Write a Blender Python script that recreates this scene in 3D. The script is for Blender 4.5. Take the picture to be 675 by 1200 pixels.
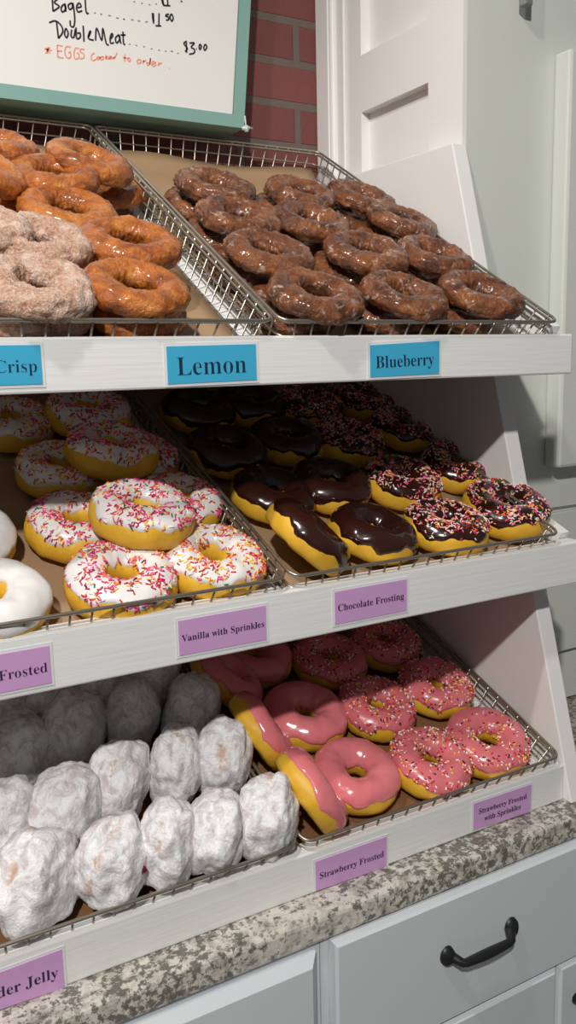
import bpy, bmesh, math, random
from mathutils import Vector, Matrix, noise

random.seed(7)
for o in list(bpy.data.objects):
    bpy.data.objects.remove(o, do_unlink=True)
scene = bpy.context.scene
COL = scene.collection

# ------------------------------------------------------------------ camera
cam_data = bpy.data.cameras.new('camera')
cam = bpy.data.objects.new('camera', cam_data)
COL.objects.link(cam)
FPX = 1020.4
cam_data.sensor_fit = 'VERTICAL'
cam_data.sensor_height = 24.0
cam_data.lens = FPX * 24.0 / 1200.0
cam_data.clip_start = 0.02
_r = Vector((0.8652171, -0.5008550, -0.0233157))
_u = Vector((0.1042452, 0.1342069, 0.9854549))
_f = Vector((0.4904409, 0.8550630, -0.1683299))
cam.matrix_world = Matrix(((_r.x, _u.x, -_f.x, 0.0), (_r.y, _u.y, -_f.y, 0.0), (_r.z, _u.z, -_f.z, 1.354), (0, 0, 0, 1)))
scene.camera = cam

# ------------------------------------------------------------------ light
scene.view_settings.view_transform = 'Standard'
scene.view_settings.look = 'None'
scene.view_settings.gamma = 1.0
scene.view_settings.use_curve_mapping = False
scene.view_settings.exposure = 0.0
world = bpy.data.worlds.new('world'); scene.world = world
world.use_nodes = True
world.node_tree.nodes['Background'].inputs[0].default_value = (0.93, 0.97, 1.0, 1)
world.node_tree.nodes['Background'].inputs[1].default_value = 0.105


def downlight(name, loc, power, radius=0.035, angle=130, target=None, color=(1, 0.965, 0.92)):
    d = bpy.data.lights.new(name, 'SPOT')
    d.energy = power; d.shadow_soft_size = radius
    d.spot_size = math.radians(angle); d.spot_blend = 0.6; d.color = color
    o = bpy.data.objects.new(name, d); COL.objects.link(o)
    o.location = loc
    if target:
        o.rotation_euler = (Vector(target) - Vector(loc)).to_track_quat('-Z', 'Y').to_euler()
    return o


downlight('recessed_downlight', (-0.50, -0.62, 2.35), 108, target=(0.1, -0.1, 0.9))
downlight('recessed_downlight', (-0.20, 0.30, 2.35), 28, target=(0.0, 0.35, 0.9))


# ------------------------------------------------------------------ helpers
def link(o):
    COL.objects.link(o); return o


def tag(o, label=None, cat=None, group=None, kind=None):
    if label: o['label'] = label
    if cat: o['category'] = cat
    if group: o['group'] = group
    if kind: o['kind'] = kind
    return o


def empty(name, loc=(0, 0, 0), matrix=None):
    o = bpy.data.objects.new(name, None)
    o.empty_display_size = 0.02
    if matrix is not None: o.matrix_world = matrix
    else: o.location = loc
    return link(o)


class MB:
    """collects verts and faces of one mesh"""
    def __init__(self):
        self.v = []; self.f = []; self.mi = []; self.cur = 0; self.sm = []

    def add(self, verts, faces, smooth=False):
        b = len(self.v)
        self.v += [tuple(p) for p in verts]
        for fc in faces:
            self.f.append(tuple(b + i for i in fc)); self.mi.append(self.cur); self.sm.append(smooth)

    def box(self, x0, x1, y0, y1, z0, z1):
        self.add([(x, y, z) for x in (x0, x1) for y in (y0, y1) for z in (z0, z1)],
                 [(0, 1, 3, 2), (4, 6, 7, 5), (0, 4, 5, 1), (2, 3, 7, 6), (0, 2, 6, 4), (1, 5, 7, 3)])

    def prism(self, poly, ax, a, b):
        """polygon in the plane across axis ax, extruded from a to b"""
        def P(p, t):
            q = [p[0], p[1]]; q.insert(ax, t); return q
        n = len(poly)
        vs = [P(p, a) for p in poly] + [P(p, b) for p in poly]
        fs = [tuple(range(n)), tuple(range(2 * n - 1, n - 1, -1))]
        fs += [(i, i + n, (i + 1) % n + n, (i + 1) % n) for i in range(n)]
        self.add(vs, fs)

    def tube(self, pts, r, seg=6, closed=False, flat=None):
        pts = [Vector(p) for p in pts]; n = len(pts)
        rings = []
        prev = None
        for i, p in enumerate(pts):
            if closed: t = pts[(i + 1) % n] - pts[i - 1]
            else: t = pts[min(i + 1, n - 1)] - pts[max(i - 1, 0)]
            t.normalize()
            if prev is None:
                a = Vector((0, 0, 1)) if abs(t.z) < 0.9 else Vector((0, 1, 0))
                u = t.cross(a).normalized()
            else:
                u = (prev - t * prev.dot(t)).normalized()
            prev = u
            w = t.cross(u)
            ri = r[i] if isinstance(r, (list, tuple)) else r
            rings.append([p + (u * math.cos(k * 2 * math.pi / seg) + w * math.sin(k * 2 * math.pi / seg)) * ri for k in range(seg)])
        vs = [q for rg in rings for q in rg]
        fs = []
        m = n if closed else n - 1
        for i in range(m):
            j = (i + 1) % n
            for k in range(seg):
                fs.append((i * seg + k, i * seg + (k + 1) % seg, j * seg + (k + 1) % seg, j * seg + k))
        if not closed:
            fs.append(tuple(range(seg - 1, -1, -1))); fs.append(tuple((n - 1) * seg + k for k in range(seg)))
        self.add(vs, fs, True)

    def mesh(self, name, mats):
        me = bpy.data.meshes.new(name)
        me.from_pydata(self.v, [], self.f)
        for m in (mats if isinstance(mats, (list, tuple)) else [mats]): me.materials.append(m)
        me.polygons.foreach_set('material_index', self.mi)
        me.polygons.foreach_set('use_smooth', self.sm)
        bm = bmesh.new(); bm.from_mesh(me); bmesh.ops.recalc_face_normals(bm, faces=bm.faces); bm.to_mesh(me); bm.free()
        me.update()
        return me

    def build(self, name, mats, parent=None, bevel=0, seg=2):
        o = link(bpy.data.objects.new(name, self.mesh(name, mats)))
        if parent: o.parent = parent
        if bevel:
            md = o.modifiers.new('bevel', 'BEVEL'); md.width = bevel; md.segments = seg; md.limit_method = 'ANGLE'
        return o


def inst(name, me, parent):
    o = link(bpy.data.objects.new(name, me)); o.parent = parent; return o


# ------------------------------------------------------------------ materials
def srgb(r, g, b):
    f = lambda c: (c / 255 / 12.92) if c / 255 <= 0.04045 else ((c / 255 + 0.055) / 1.055) ** 2.4
    return (f(r), f(g), f(b), 1)


class NT:
    def __init__(self, name):
        self.m = bpy.data.materials.new(name); self.m.use_nodes = True
        self.t = self.m.node_tree; self.b = self.t.nodes['Principled BSDF']; self.co = None

    def n(self, typ, **kw):
        x = self.t.nodes.new(typ)
        for k, v in kw.items():
            if k in x.inputs: x.inputs[k].default_value = v
            else: setattr(x, k, v)
        return x

    def l(self, a, b): self.t.links.new(a, b)

    def coord(self, rand=False, scale=(1, 1, 1)):
        tc = self.n('ShaderNodeTexCoord')
        mp = self.n('ShaderNodeMapping'); mp.inputs['Scale'].default_value = scale
        if rand:
            oi = self.n('ShaderNodeObjectInfo')
            ml = self.n('ShaderNodeMath', operation='MULTIPLY'); ml.inputs[1].default_value = 7.3
            self.l(oi.outputs['Random'], ml.inputs[0])
            ad = self.n('ShaderNodeVectorMath', operation='ADD')
            self.l(tc.outputs['Object'], ad.inputs[0]); self.l(ml.outputs[0], ad.inputs[1])
            self.l(ad.outputs[0], mp.inputs['Vector'])
        else:
            self.l(tc.outputs['Object'], mp.inputs['Vector'])
        return mp.outputs[0]

    def noise(self, vec, scale, detail=4, rough=0.55, dist=0.0):
        x = self.n('ShaderNodeTexNoise'); x.inputs['Scale'].default_value = scale; x.inputs['Detail'].default_value = detail
        x.inputs['Roughness'].default_value = rough; x.inputs['Distortion'].default_value = dist
        self.l(vec, x.inputs['Vector']); return x.outputs['Fac']

    def ramp(self, fac, stops):
        r = self.n('ShaderNodeValToRGB'); e = r.color_ramp.elements
        e[0].position, e[0].color = stops[0][0], stops[0][1]
        e[1].position, e[1].color = stops[-1][0], stops[-1][1]
        for p, c in stops[1:-1]:
            k = e.new(p); k.color = c
        self.l(fac, r.inputs['Fac']); return r.outputs['Color']

    def mix(self, fac, a, b):
        m = self.n('ShaderNodeMix', data_type='RGBA')
        for s, v in ((0, fac), (6, a), (7, b)):
            if hasattr(v, 'links'): self.l(v, m.inputs[s])
            else: m.inputs[s].default_value = v
        return m.outputs[2]

    def math(self, op, a, b=0.0):
        m = self.n('ShaderNodeMath', operation=op)
        for s, v in ((0, a), (1, b)):
            if hasattr(v, 'links'): self.l(v, m.inputs[s])
            else: m.inputs[s].default_value = v
        return m.outputs[0]

    def bump(self, h, strength, dist=0.001):
        b = self.n('ShaderNodeBump'); b.inputs['Strength'].default_value = strength; b.inputs['Distance'].default_value = dist
        self.l(h, b.inputs['Height']); self.l(b.outputs[0], self.b.inputs['Normal'])

    def done(self, color=None, rough=0.5, metal=0.0, coat=0.0, sss=0.0, spec=0.5):
        i = self.b.inputs
        if color is not None:
            if hasattr(color, 'links'): self.l(color, i['Base Color'])
            else: i['Base Color'].default_value = color
        if hasattr(rough, 'links'): self.l(rough, i['Roughness'])
        else: i['Roughness'].default_value = rough
        i['Metallic'].default_value = metal; i['Coat Weight'].default_value = coat; i['Coat Roughness'].default_value = 0.12
        i['Specular IOR Level'].default_value = spec
        if sss:
            i['Subsurface Weight'].default_value = sss; i['Subsurface Radius'].default_value = (0.006, 0.004, 0.002)
        return self.m


def BW(v): return (v, v, v, 1)


def plain(name, c, rough=0.5, metal=0.0, coat=0.0):
    return NT(name).done(c, rough, metal, coat)


def m_paint(name, c, rough=0.42, stretch=(12, 60, 260), strength=0.25):
    t = NT(name); v = t.coord(scale=stretch)
    h = t.noise(v, 1.0, 5, 0.6); t.bump(h, strength, 0.0012)
    big = t.noise(t.coord(), 5, 3)
    col = t.mix(big, tuple(x * 0.95 for x in c[:3]) + (1,), c)
    return t.done(col, rough)


M = {}
M['white_paint'] = m_paint('white_paint', srgb(232, 232, 230))
M['panel_paint'] = m_paint('panel_paint', srgb(236, 233, 231), stretch=(60, 12, 30), strength=0.06)
M['grey_paint'] = m_paint('grey_paint', srgb(210, 213, 206), stretch=(30, 30, 8), strength=0.06)
M['front_paint'] = m_paint('front_paint', srgb(210, 216, 220), rough=0.35, stretch=(10, 30, 30), strength=0.04)
M['dark_gap'] = plain('dark_gap', srgb(70, 72, 70), 0.8)
M['steel'] = plain('steel_wire', srgb(174, 165, 152), 0.32, 0.85)
M['teal'] = m_paint('teal_paint', srgb(130, 168, 160), stretch=(20, 60, 60), strength=0.08)
M['board'] = plain('glossy_white_board', srgb(228, 226, 222), 0.25)
M['ink_black'] = plain('black_marker', srgb(38, 38, 42), 0.5)
M['ink_grey'] = plain('grey_marker', srgb(120, 120, 120), 0.6)
M['ink_orange'] = plain('orange_marker', srgb(232, 152, 124), 0.5)
M['card_blue'] = plain('blue_card', srgb(64, 170, 208), 0.35, coat=0.4)
M['card_purple'] = plain('purple_card', srgb(202, 156, 206), 0.35, coat=0.4)
M['laminate'] = plain('clear_laminate', srgb(222, 222, 224), 0.2, coat=0.3)
M['print_navy'] = plain('dark_blue_print', srgb(14, 40, 70), 0.5)
M['print_plum'] = plain('dark_plum_print', srgb(48, 22, 62), 0.5)
M['iron'] = plain('black_iron', srgb(26, 27, 29), 0.42)
M['grey_metal'] = plain('grey_metal', srgb(140, 141, 136), 0.45, 0.3)
M['clip'] = plain('clear_plastic', srgb(200, 205, 200), 0.2)

t = NT('kraft_paper'); v = t.coord()
t.bump(t.noise(v, 40, 4), 0.15, 0.002)
M['kraft'] = t.done(t.mix(t.noise(v, 12, 4), srgb(150, 122, 92), srgb(172, 142, 110)), 0.55)
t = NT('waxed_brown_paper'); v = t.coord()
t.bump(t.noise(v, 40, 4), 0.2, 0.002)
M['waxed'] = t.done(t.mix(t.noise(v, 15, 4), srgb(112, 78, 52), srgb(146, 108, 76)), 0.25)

# granite
t = NT('speckled_granite'); v = t.coord()
big = t.noise(v, 6, 3, 0.6)
col = t.ramp(t.noise(v, 70, 5, 0.65, 0.3), [(0.30, srgb(132, 124, 114)), (0.45, srgb(186, 181, 170)), (0.60, srgb(214, 209, 199)), (0.75, srgb(168, 158, 146))])
dark = t.ramp(t.math('ADD', t.noise(v, 150, 6, 0.72, 0.2), t.math('MULTIPLY', big, 0.30)), [(0.64, BW(0)), (0.69, BW(1))])
col = t.mix(t.math('MULTIPLY', dark, 0.85), col, srgb(84, 80, 72))
vor = t.n('ShaderNodeTexVoronoi', feature='F1'); vor.inputs['Scale'].default_value = 260; t.l(v, vor.inputs['Vector'])
sp = t.ramp(vor.outputs['Color'], [(0.76, BW(0)), (0.82, BW(1))])
col = t.mix(t.math('MULTIPLY', sp, 0.5), col, srgb(92, 76, 66))
M['granite'] = t.done(col, 0.16)

# brick
t = NT('red_brick'); v = t.coord()
br = t.n('ShaderNodeTexBrick')
br.offset = 0.5; br.inputs['Scale'].default_value = 1.0
br.inputs['Brick Width'].default_value = 0.168; br.inputs['Row Height'].default_value = 0.051
br.inputs['Mortar Size'].default_value = 0.0052; br.inputs['Mortar Smooth'].default_value = 0.15
mp = t.n('ShaderNodeMapping'); mp.inputs['Rotation'].default_value = (math.radians(-90), 0, 0); mp.inputs['Location'].default_value = (-0.038, -0.003, 0)
tc = t.n('ShaderNodeTexCoord'); t.l(tc.outputs['Object'], mp.inputs['Vector']); t.l(mp.outputs[0], br.inputs['Vector'])
br.inputs['Color1'].default_value = srgb(122, 65, 62); br.inputs['Color2'].default_value = srgb(108, 54, 52); br.inputs['Mortar'].default_value = srgb(100, 94, 86)
n1 = t.noise(v, 60, 4)
col = t.mix(t.math('MULTIPLY', n1, 0.4), br.outputs['Color'], srgb(112, 74, 70))
inv = t.math('SUBTRACT', 1.0, br.outputs['Fac'])
t.bump(t.math('ADD', inv, t.math('MULTIPLY', t.noise(v, 160, 4), 0.3)), 0.7, 0.004)
M['brick'] = t.done(col, 0.75)
M['floor'] = plain('floor_tile', srgb(120, 112, 104), 0.4)

# doughs
t = NT('fried_dough'); v = t.coord(True)
h = t.noise(v, 60, 4); t.bump(t.noise(v, 220, 4), 0.25, 0.0015)
M['dough'] = t.done(t.mix(h, srgb(212, 152, 30), srgb(238, 196, 66)), 0.5, sss=0.15)


def m_glazed(name, lo, mid, hi, glaze, amount, crack):
    t = NT(name); v = t.coord(True)
    n = t.noise(v, 45, 6, 0.65, 0.5)
    col = t.ramp(n, [(0.30, lo), (0.5, mid), (0.72, hi)])
    fl = t.noise(v, 90, 6, 0.7, 1.2)
    mask = t.ramp(fl, [(amount, BW(0)), (amount + 0.08, BW(1))])
    col = t.mix(t.math('MULTIPLY', mask, 0.75), col, glaze)
    hh = t.math('ADD', t.noise(v, 110, 6, 0.7, 0.4), t.math('MULTIPLY', t.noise(v, 330, 3), 0.3))
    t.bump(hh, crack, 0.004)
    return t.done(col, t.ramp(n, [(0.3, BW(0.38)), (0.7, BW(0.2))]), coat=0.5, spec=0.5)


M['blueberry'] = m_glazed('dark_glazed_cake', srgb(50, 22, 10), srgb(120, 66, 31), srgb(158, 97, 50), srgb(206, 184, 168), 0.575, 1.0)
M['lemon'] = m_glazed('orange_glazed_cake', srgb(112, 54, 16), srgb(175, 95, 30), srgb(208, 134, 54), srgb(230, 190, 150), 0.70, 0.8)

t = NT('cinnamon_sugar_crust'); v = t.coord(True)
n = t.noise(v, 60, 6, 0.7)
col = t.ramp(n, [(0.30, srgb(146, 92, 60)), (0.5, srgb(190, 148, 122)), (0.70, srgb(222, 200, 186))])
g = t.noise(v, 520, 3, 0.7)
col = t.mix(t.math('MULTIPLY', t.ramp(g, [(0.46, BW(0)), (0.62, BW(1))]), 0.45), col, srgb(234, 220, 210))
t.bump(t.math('ADD', g, t.noise(v, 120, 5)), 0.8, 0.003)
M['crisp'] = t.done(col, 0.7)

t = NT('powdered_sugar'); v = t.coord(True)
n = t.noise(v, 80, 8, 0.78, 0.8)
col = t.ramp(n, [(0.30, srgb(196, 176, 168)), (0.44, srgb(214, 207, 208)), (0.53, srgb(238, 238, 240)), (0.66, srgb(246, 246, 247)), (0.78, srgb(206, 202, 202))])
tc = t.n('ShaderNodeTexCoord'); sx = t.n('ShaderNodeSeparateXYZ'); t.l(tc.outputs['Object'], sx.inputs[0])
band = t.math('SUBTRACT', 1.0, t.math('MINIMUM', t.math('MULTIPLY', t.math('ABSOLUTE', sx.outputs['Z']), 110.0), 1.0))
bare = t.math('MULTIPLY', band, t.ramp(t.noise(v, 34, 5, 0.7), [(0.57, BW(0)), (0.62, BW(1))]))
col = t.mix(t.math('MULTIPLY', bare, 0.8), col, srgb(196, 150, 112))
pk = t.ramp(t.noise(v, 26, 4, 0.7), [(0.66, BW(0)), (0.74, BW(1))])
col = t.mix(t.math('MULTIPLY', pk, 0.3), col, srgb(206, 150, 140))
t.bump(t.math('ADD', t.noise(v, 95, 6, 0.7), t.math('MULTIPLY', t.noise(v, 420, 3), 0.4)), 0.5, 0.004)
M['powder'] = t.done(col, 0.85, spec=0.2)
M['jelly'] = plain('dark_red_jelly', srgb(92, 12, 26), 0.15, coat=0.6)


def m_icing(name, a, b, rough=0.16, coat=0.6, sss=0.1):
    t = NT(name); v = t.coord(True)
    t.bump(t.noise(v, 70, 3), 0.2, 0.002)
    return t.done(t.mix(t.noise(v, 30, 3), a, b), rough, coat=coat, sss=sss)


M['white_icing'] = m_icing('white_icing', srgb(226, 223, 220), srgb(238, 236, 234), 0.28, 0.3)
M['choc_icing'] = m_icing('chocolate_icing', srgb(34, 12, 8), srgb(56, 24, 14), 0.2, 0.5, 0)
M['pink_icing'] = m_icing('strawberry_icing', srgb(216, 112, 118), srgb(230, 134, 140), 0.2, 0.5)
M['pink_icing_matte'] = m_icing('set_strawberry_icing', srgb(206, 100, 108), srgb(224, 126, 132), 0.3, 0.3)
SPR = {}
for nm, c in dict(pink=(236, 92, 150), magenta=(206, 32, 88), red=(206, 36, 40), orange=(246, 128, 40), yellow=(250, 214, 92), white=(250, 246, 240), green=(42, 122, 72), dark=(40, 26, 40), peach=(250, 176, 140), purple=(150, 70, 140), lightpink=(250, 190, 200)).items():
    SPR[nm] = plain('sprinkle_' + nm, srgb(*c), 0.3)

BLUEBERRY = [
    (0.387, 0.0372, 0.016, 0, 0, 10, 1.0, 'dark glazed blueberry cake donut, left one of the front upper row'),
    (0.4803, 0.0409, 0.016, 0, 2, 80, 0.98, 'dark glazed blueberry cake donut, middle one of the front upper row'),
    (0.5732, 0.0463, 0.016, 0, 0, 200, 1.0, 'dark glazed blueberry cake donut nearest the right front tray corner'),
    (0.386, 0.1207, 0.016, 0, 0, 140, 1.0, 'white-streaked glazed blueberry donut in second upper row, beside the wire divider'),
    (0.4975, 0.1338, 0.016, 0, -3, 300, 1.0, 'white-streaked glazed blueberry donut in the middle of the second upper row'),
    (0.5796, 0.1337, 0.016, 0, 0, 30, 0.97, 'dark glazed blueberry donut at the right end of the second upper row'),
    (0.3941, 0.2045, 0.016, 0, 0, 250, 1.0, 'glazed blueberry donut in third upper row, nearest the wire divider'),
    (0.476, 0.2065, 0.016, 0, 0, 110, 0.98, 'glazed blueberry donut in the middle of the third upper row'),
    (0.603, 0.2282, 0.016, 0, 4, 170, 0.97, 'glazed blueberry donut at the right end of the third upper row'),
    (0.4052, 0.2881, 0.016, 0, 0, 60, 1.0, 'glazed blueberry donut in the back left corner of its pile'),
    (0.5074, 0.2899, 0.016, 0, 0, 330, 0.96, 'glazed blueberry donut in the middle of the back upper row'),
    (0.5901, 0.2936, 0.016, 0, 3, 20, 0.97, 'glazed blueberry donut in the back right corner, against the wire wall'),
]

LEMON = [
    (0.2347, 0.0426, 0.016, 0, 0, 40, 0.97, 'shiny orange-brown glazed lemon donut at the front, above the lemon card'),
    (0.2572, 0.1209, 0.019, 0, 0, 150, 1.0, 'shiny orange-brown glazed lemon donut second from the front'),
    (0.2291, 0.1992, 0.013, 2, 0, 230, 1.02, 'light orange glazed lemon donut with wide hole, third from the front'),
    (0.2329, 0.2643, 0.021, -1, -5, 310, 1.0, 'glazed lemon donut in the middle of the rear cluster, lumpy ring'),
    (0.2772, 0.3005, 0.025, 0, 8, 80, 1.0, 'glazed lemon donut highest at the back right, against the wire wall'),
    (0.1635, 0.2442, 0.03, 4, 18, 20, 1.0, 'glazed lemon donut tilted on its edge, cut by the left picture edge'),
    (0.194, 0.3265, 0.025, -4, 6, 110, 1.0, 'glazed lemon donut farthest back, behind the edge-tilted lemon donut'),
]

LEMON_UNDER = [
    (0.2393, 0.055, -0.0075, -2, 0, 15, 1.0, 'glazed lemon donut underneath the front lemon donut, seen below the rim'),
    (0.3064, 0.3203, -0.005, -2, 0, 190, 0.97, 'glazed lemon donut underneath the highest back donut, darker in its shade'),
    (0.197, 0.267, -0.005, 0, 0, 270, 1.0, 'glazed lemon donut underneath the rear cluster, left of the wide-holed one'),
]

CRISP = [
    (0.1611, 0.0404, 0.016, 0, 0, 0, 1.02, 'sugar-crusted brown crisp donut at the front left of the top shelf'),
    (0.1817, 0.117, 0.017, 0, 0, 100, 1.03, 'sugar-crusted brown crisp donut just behind the front crisp donut'),
    (0.1389, 0.1284, 0.022, -1, 0, 200, 1.0, 'sugar-crusted crisp donut barely showing at the left picture edge'),
    (0.1636, 0.055, -0.0075, -2, 0, 300, 1.03, 'sugar-crusted crisp donut underneath the front crisp donut, behind the wire rim'),
]

VANILLA = [
    (0.2122, 0.0461, -0.003, 0, 0, 0, 1.04, 'white frosted sprinkle donut at the front, bare dough showing on its left'),
    (0.2928, 0.0528, -0.003, 0, 0, 90, 1.04, 'white frosted donut with orange and yellow sprinkles, front right by the divider'),
    (0.2026, 0.1301, -0.003, 0, 0, 200, 1.0, 'white frosted sprinkle donut tucked left of the propped-up donut'),
    (0.2453, 0.0975, 0.023, -4, 4, 290, 1.02, 'white frosted sprinkle donut propped up on its neighbours above the front pair'),
    (0.2982, 0.1462, -0.003, 0, 0, 50, 1.0, 'white frosted sprinkle donut half hidden behind the propped-up donut'),
    (0.2163, 0.2234, -0.003, 0, 0, 130, 1.0, 'white frosted sprinkle donut with open hole, on bare paper at left'),
    (0.2584, 0.2116, 0.021, -3, 3, 240, 1.02, 'white frosted sprinkle donut raised on others in the middle of the pile'),
    (0.2913, 0.2348, -0.003, 0, 0, 10, 1.0, 'white frosted sprinkle donut peeking out right of the raised middle donut'),
    (0.2693, 0.3164, 0.009, -2, 0, 160, 1.04, 'shaded white frosted sprinkle donut at the back of its tray'),
    (0.194, 0.3249, -0.003, 0, 0, 70, 1.02, 'shaded white frosted sprinkle donut at back left, near the picture edge'),
]

PLAIN_VANILLA = [
    (0.1129, 0.0456, -0.003, 0, 0, 0, 1.04, 'plain white frosted donut without sprinkles at the left picture edge'),
    (0.1104, 0.1309, -0.003, 0, 0, 90, 1.0, 'plain frosted donut whose yellow side just shows at the left picture edge'),
]

CHOC = [
    (0.3813, 0.0533, 0.01, 0, 36, 60, 1.0, 'chocolate frosted donut tipped up on the wire divider at the front, yellow side showing'),
    (0.4582, 0.0609, -0.002, -2, 8, 20, 1.0, 'chocolate frosted donut without sprinkles, second from the left in the front row'),
    (0.3976, 0.1441, -0.003, 0, 6, 110, 1.0, 'chocolate frosted donut with glinting hole behind the tipped-up one'),
    (0.4669, 0.1513, -0.003, 0, 0, 200, 1.0, 'chocolate frosted donut in the second row beside the sprinkled donuts'),
    (0.3911, 0.2374, -0.003, 0, 0, 290, 1.0, 'shaded chocolate frosted donut in the third row beside the divider'),
    (0.4697, 0.2494, -0.003, 0, 0, 340, 1.0, 'shaded chocolate frosted donut in the third row, left of sprinkled ones'),
    (0.4008, 0.3331, -0.003, 0, 0, 80, 1.0, 'chocolate frosted donut deep in shade at the back left corner'),
    (0.4715, 0.3437, -0.003, 0, 0, 10, 1.0, 'chocolate frosted donut deep in shade, second from left at the back'),
]

CHOC_SPRINKLE = [
    (0.6305, 0.0691, -0.002, 0, -4, 0, 1.06, 'sprinkled chocolate donut in the right front corner, brightest of its kind'),
    (0.5397, 0.0537, -0.002, -6, 0, 90, 1.0, 'sprinkled chocolate donut in the front row, left of the corner one'),
    (0.6405, 0.162, -0.002, 2, -10, 180, 1.0, 'sprinkled chocolate donut in the second row against the white side panel'),
    (0.5486, 0.1416, -0.003, 0, 0, 270, 1.0, 'sprinkled chocolate donut in the second row, next to the plain chocolate ones'),
    (0.6324, 0.2571, -0.003, 0, 0, 45, 1.0, 'shaded sprinkled chocolate donut at the right of the third row'),
    (0.5399, 0.2371, -0.003, 0, 0, 135, 1.0, 'shaded sprinkled chocolate donut at the left of the third row'),
    (0.5409, 0.3267, -0.003, 0, 0, 225, 1.0, 'sprinkled chocolate donut deep in shade, left one at the back'),
    (0.6312, 0.3344, -0.003, 0, 0, 315, 1.0, 'sprinkled chocolate donut deep in shade in the back right corner'),
]

STRAWBERRY = [
    (0.4319, 0.0632, -0.003, 0, 0, 0, 1.0, 'glossy pink frosted ring donut lying flat at the front'),
    (0.4269, 0.1514, -0.003, 0, 2, 90, 1.04, 'pink frosted ring donut lying flat behind the front plain one'),
    (0.3703, 0.0504, 0.013, 0, 56, 180, 1.0, 'pink frosted donut tipped on edge at the front, yellow side facing the powdered ones'),
    (0.3622, 0.132, 0.013, 0, 56, 270, 0.98, 'pink frosted donut tipped on edge in the second row, yellow side facing the powdered ones'),
    (0.3661, 0.2146, 0.01, 0, 34, 30, 1.0, 'shaded pink frosted donut tipped on edge in the third row'),
    (0.4196, 0.2515, -0.003, 0, 0, 120, 1.0, 'shaded pink frosted donut lying flat at the back under the middle shelf'),
]

STRAWBERRY_SPRINKLE = [
    (0.5126, 0.052, -0.003, 0, 0, 0, 1.0, 'sprinkled pink donut at the front, left of the corner one'),
    (0.5878, 0.0543, -0.003, 0, -4, 90, 1.04, 'sprinkled pink donut in the right front corner, partly bare of sprinkles'),
    (0.5056, 0.1359, -0.003, 0, 0, 180, 1.0, 'sprinkled pink donut in the second row beside the plain pink ones'),
    (0.5906, 0.1439, -0.003, 0, 0, 270, 1.0, 'sprinkled pink donut in the second row by the right wire wall'),
    (0.4978, 0.2209, -0.003, 0, 0, 45, 1.0, 'shaded sprinkled pink donut at the left of the third row'),
    (0.5792, 0.2268, -0.003, 0, 0, 135, 1.0, 'shaded sprinkled pink donut farthest back on the right'),
]

JELLY = [
    (0.3199, 0.0369, 0.0135, 0, 4, -28, 1.03, 'powdered jelly donut at the right end of the front row, jelly spot showing', 1),
    (0.2726, 0.0384, 0.0135, 0, -4, -24, 1.0, 'powdered jelly donut second from the right in the front row', 0),
    (0.2324, 0.0417, 0.0135, 0, 5, -30, 1.0, 'powdered jelly donut in the middle of the front row', 0),
    (0.1857, 0.0404, 0.0135, 0, 8, -32, 1.03, 'powdered jelly donut left of the front row middle, reddish edge seam', 2),
    (0.126, 0.0439, 0.0135, 0, 10, -38, 1.1, 'powdered jelly donut at the left end of the front row, largest and leaning', 0),
    (0.3148, 0.1138, 0.0135, 0, 0, -26, 1.02, 'powdered jelly donut at the right end of the second row', 0),
    (0.2701, 0.1174, 0.0135, 0, 6, -20, 0.98, 'powdered jelly donut with tan bare patch, second from right in the second row', 0),
    (0.2164, 0.1175, 0.0135, 0, 4, -26, 1.06, 'powdered jelly donut with tan edge seam in the middle of the second row', 0),
    (0.1669, 0.1028, 0.0135, 0, 10, -34, 1.08, 'powdered jelly donut left of the middle in the second row', 0),
    (0.118, 0.1034, 0.0135, 0, 8, -30, 1.06, 'powdered jelly donut at the left end of the second row', 0),
    (0.3117, 0.1798, 0.0135, 0, 0, -24, 1.04, 'shaded powdered jelly donut at the right end of the third row', 0),
    (0.2552, 0.1887, 0.0135, 0, 4, -20, 1.0, 'shaded powdered jelly donut second from right in the third row', 0),
    (0.1974, 0.1834, 0.0135, 0, 8, -32, 1.08, 'shaded powdered jelly donut left of the middle in the third row', 0),
    (0.1434, 0.1732, 0.0135, 0, 10, -34, 1.1, 'shaded powdered jelly donut at the left end of the third row', 0),
    (0.294, 0.2388, 0.0135, 0, 4, -24, 1.04, 'dim powdered jelly donut at the right end of the back row', 0),
    (0.2384, 0.2364, 0.0135, 0, 4, -28, 1.0, 'dim powdered jelly donut second from right in the back row', 0),
    (0.1915, 0.2349, 0.0135, 0, 6, -26, 1.04, 'dim powdered jelly donut third from right in the back row', 0),
    (0.1519, 0.2344, 0.0135, 0, 8, -30, 1.04, 'dim powdered jelly donut at the left end of the back row', 0),
]

CARDS = {'Blueberry': [0.424, 0.497, 1.367, 1.341, 1.37, 1.342],
 'Chocolate Frosting': [0.379, 0.4535, 1.167, 1.139, 1.167, 1.139],
 'Crisp': [0.095, 0.154, 1.37, 1.344, 1.37, 1.344],
 'Frosted': [0.084, 0.143, 1.165, 1.138, 1.165, 1.138],
 'Lemon': [0.2445, 0.3175, 1.368, 1.341, 1.369, 1.342],
 'Powder Jelly': [0.0555, 0.134, 0.939, 0.913, 0.941, 0.91],
 'Strawberry Frosted': [0.3495, 0.4235, 0.939, 0.912, 0.939, 0.91],
 'Strawberry Frosted/with Sprinkles': [0.525, 0.5995, 0.941, 0.914, 0.94, 0.911],
 'Vanilla with Sprinkles': [0.2395, 0.314, 1.166, 1.139, 1.166, 1.138]}

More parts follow.
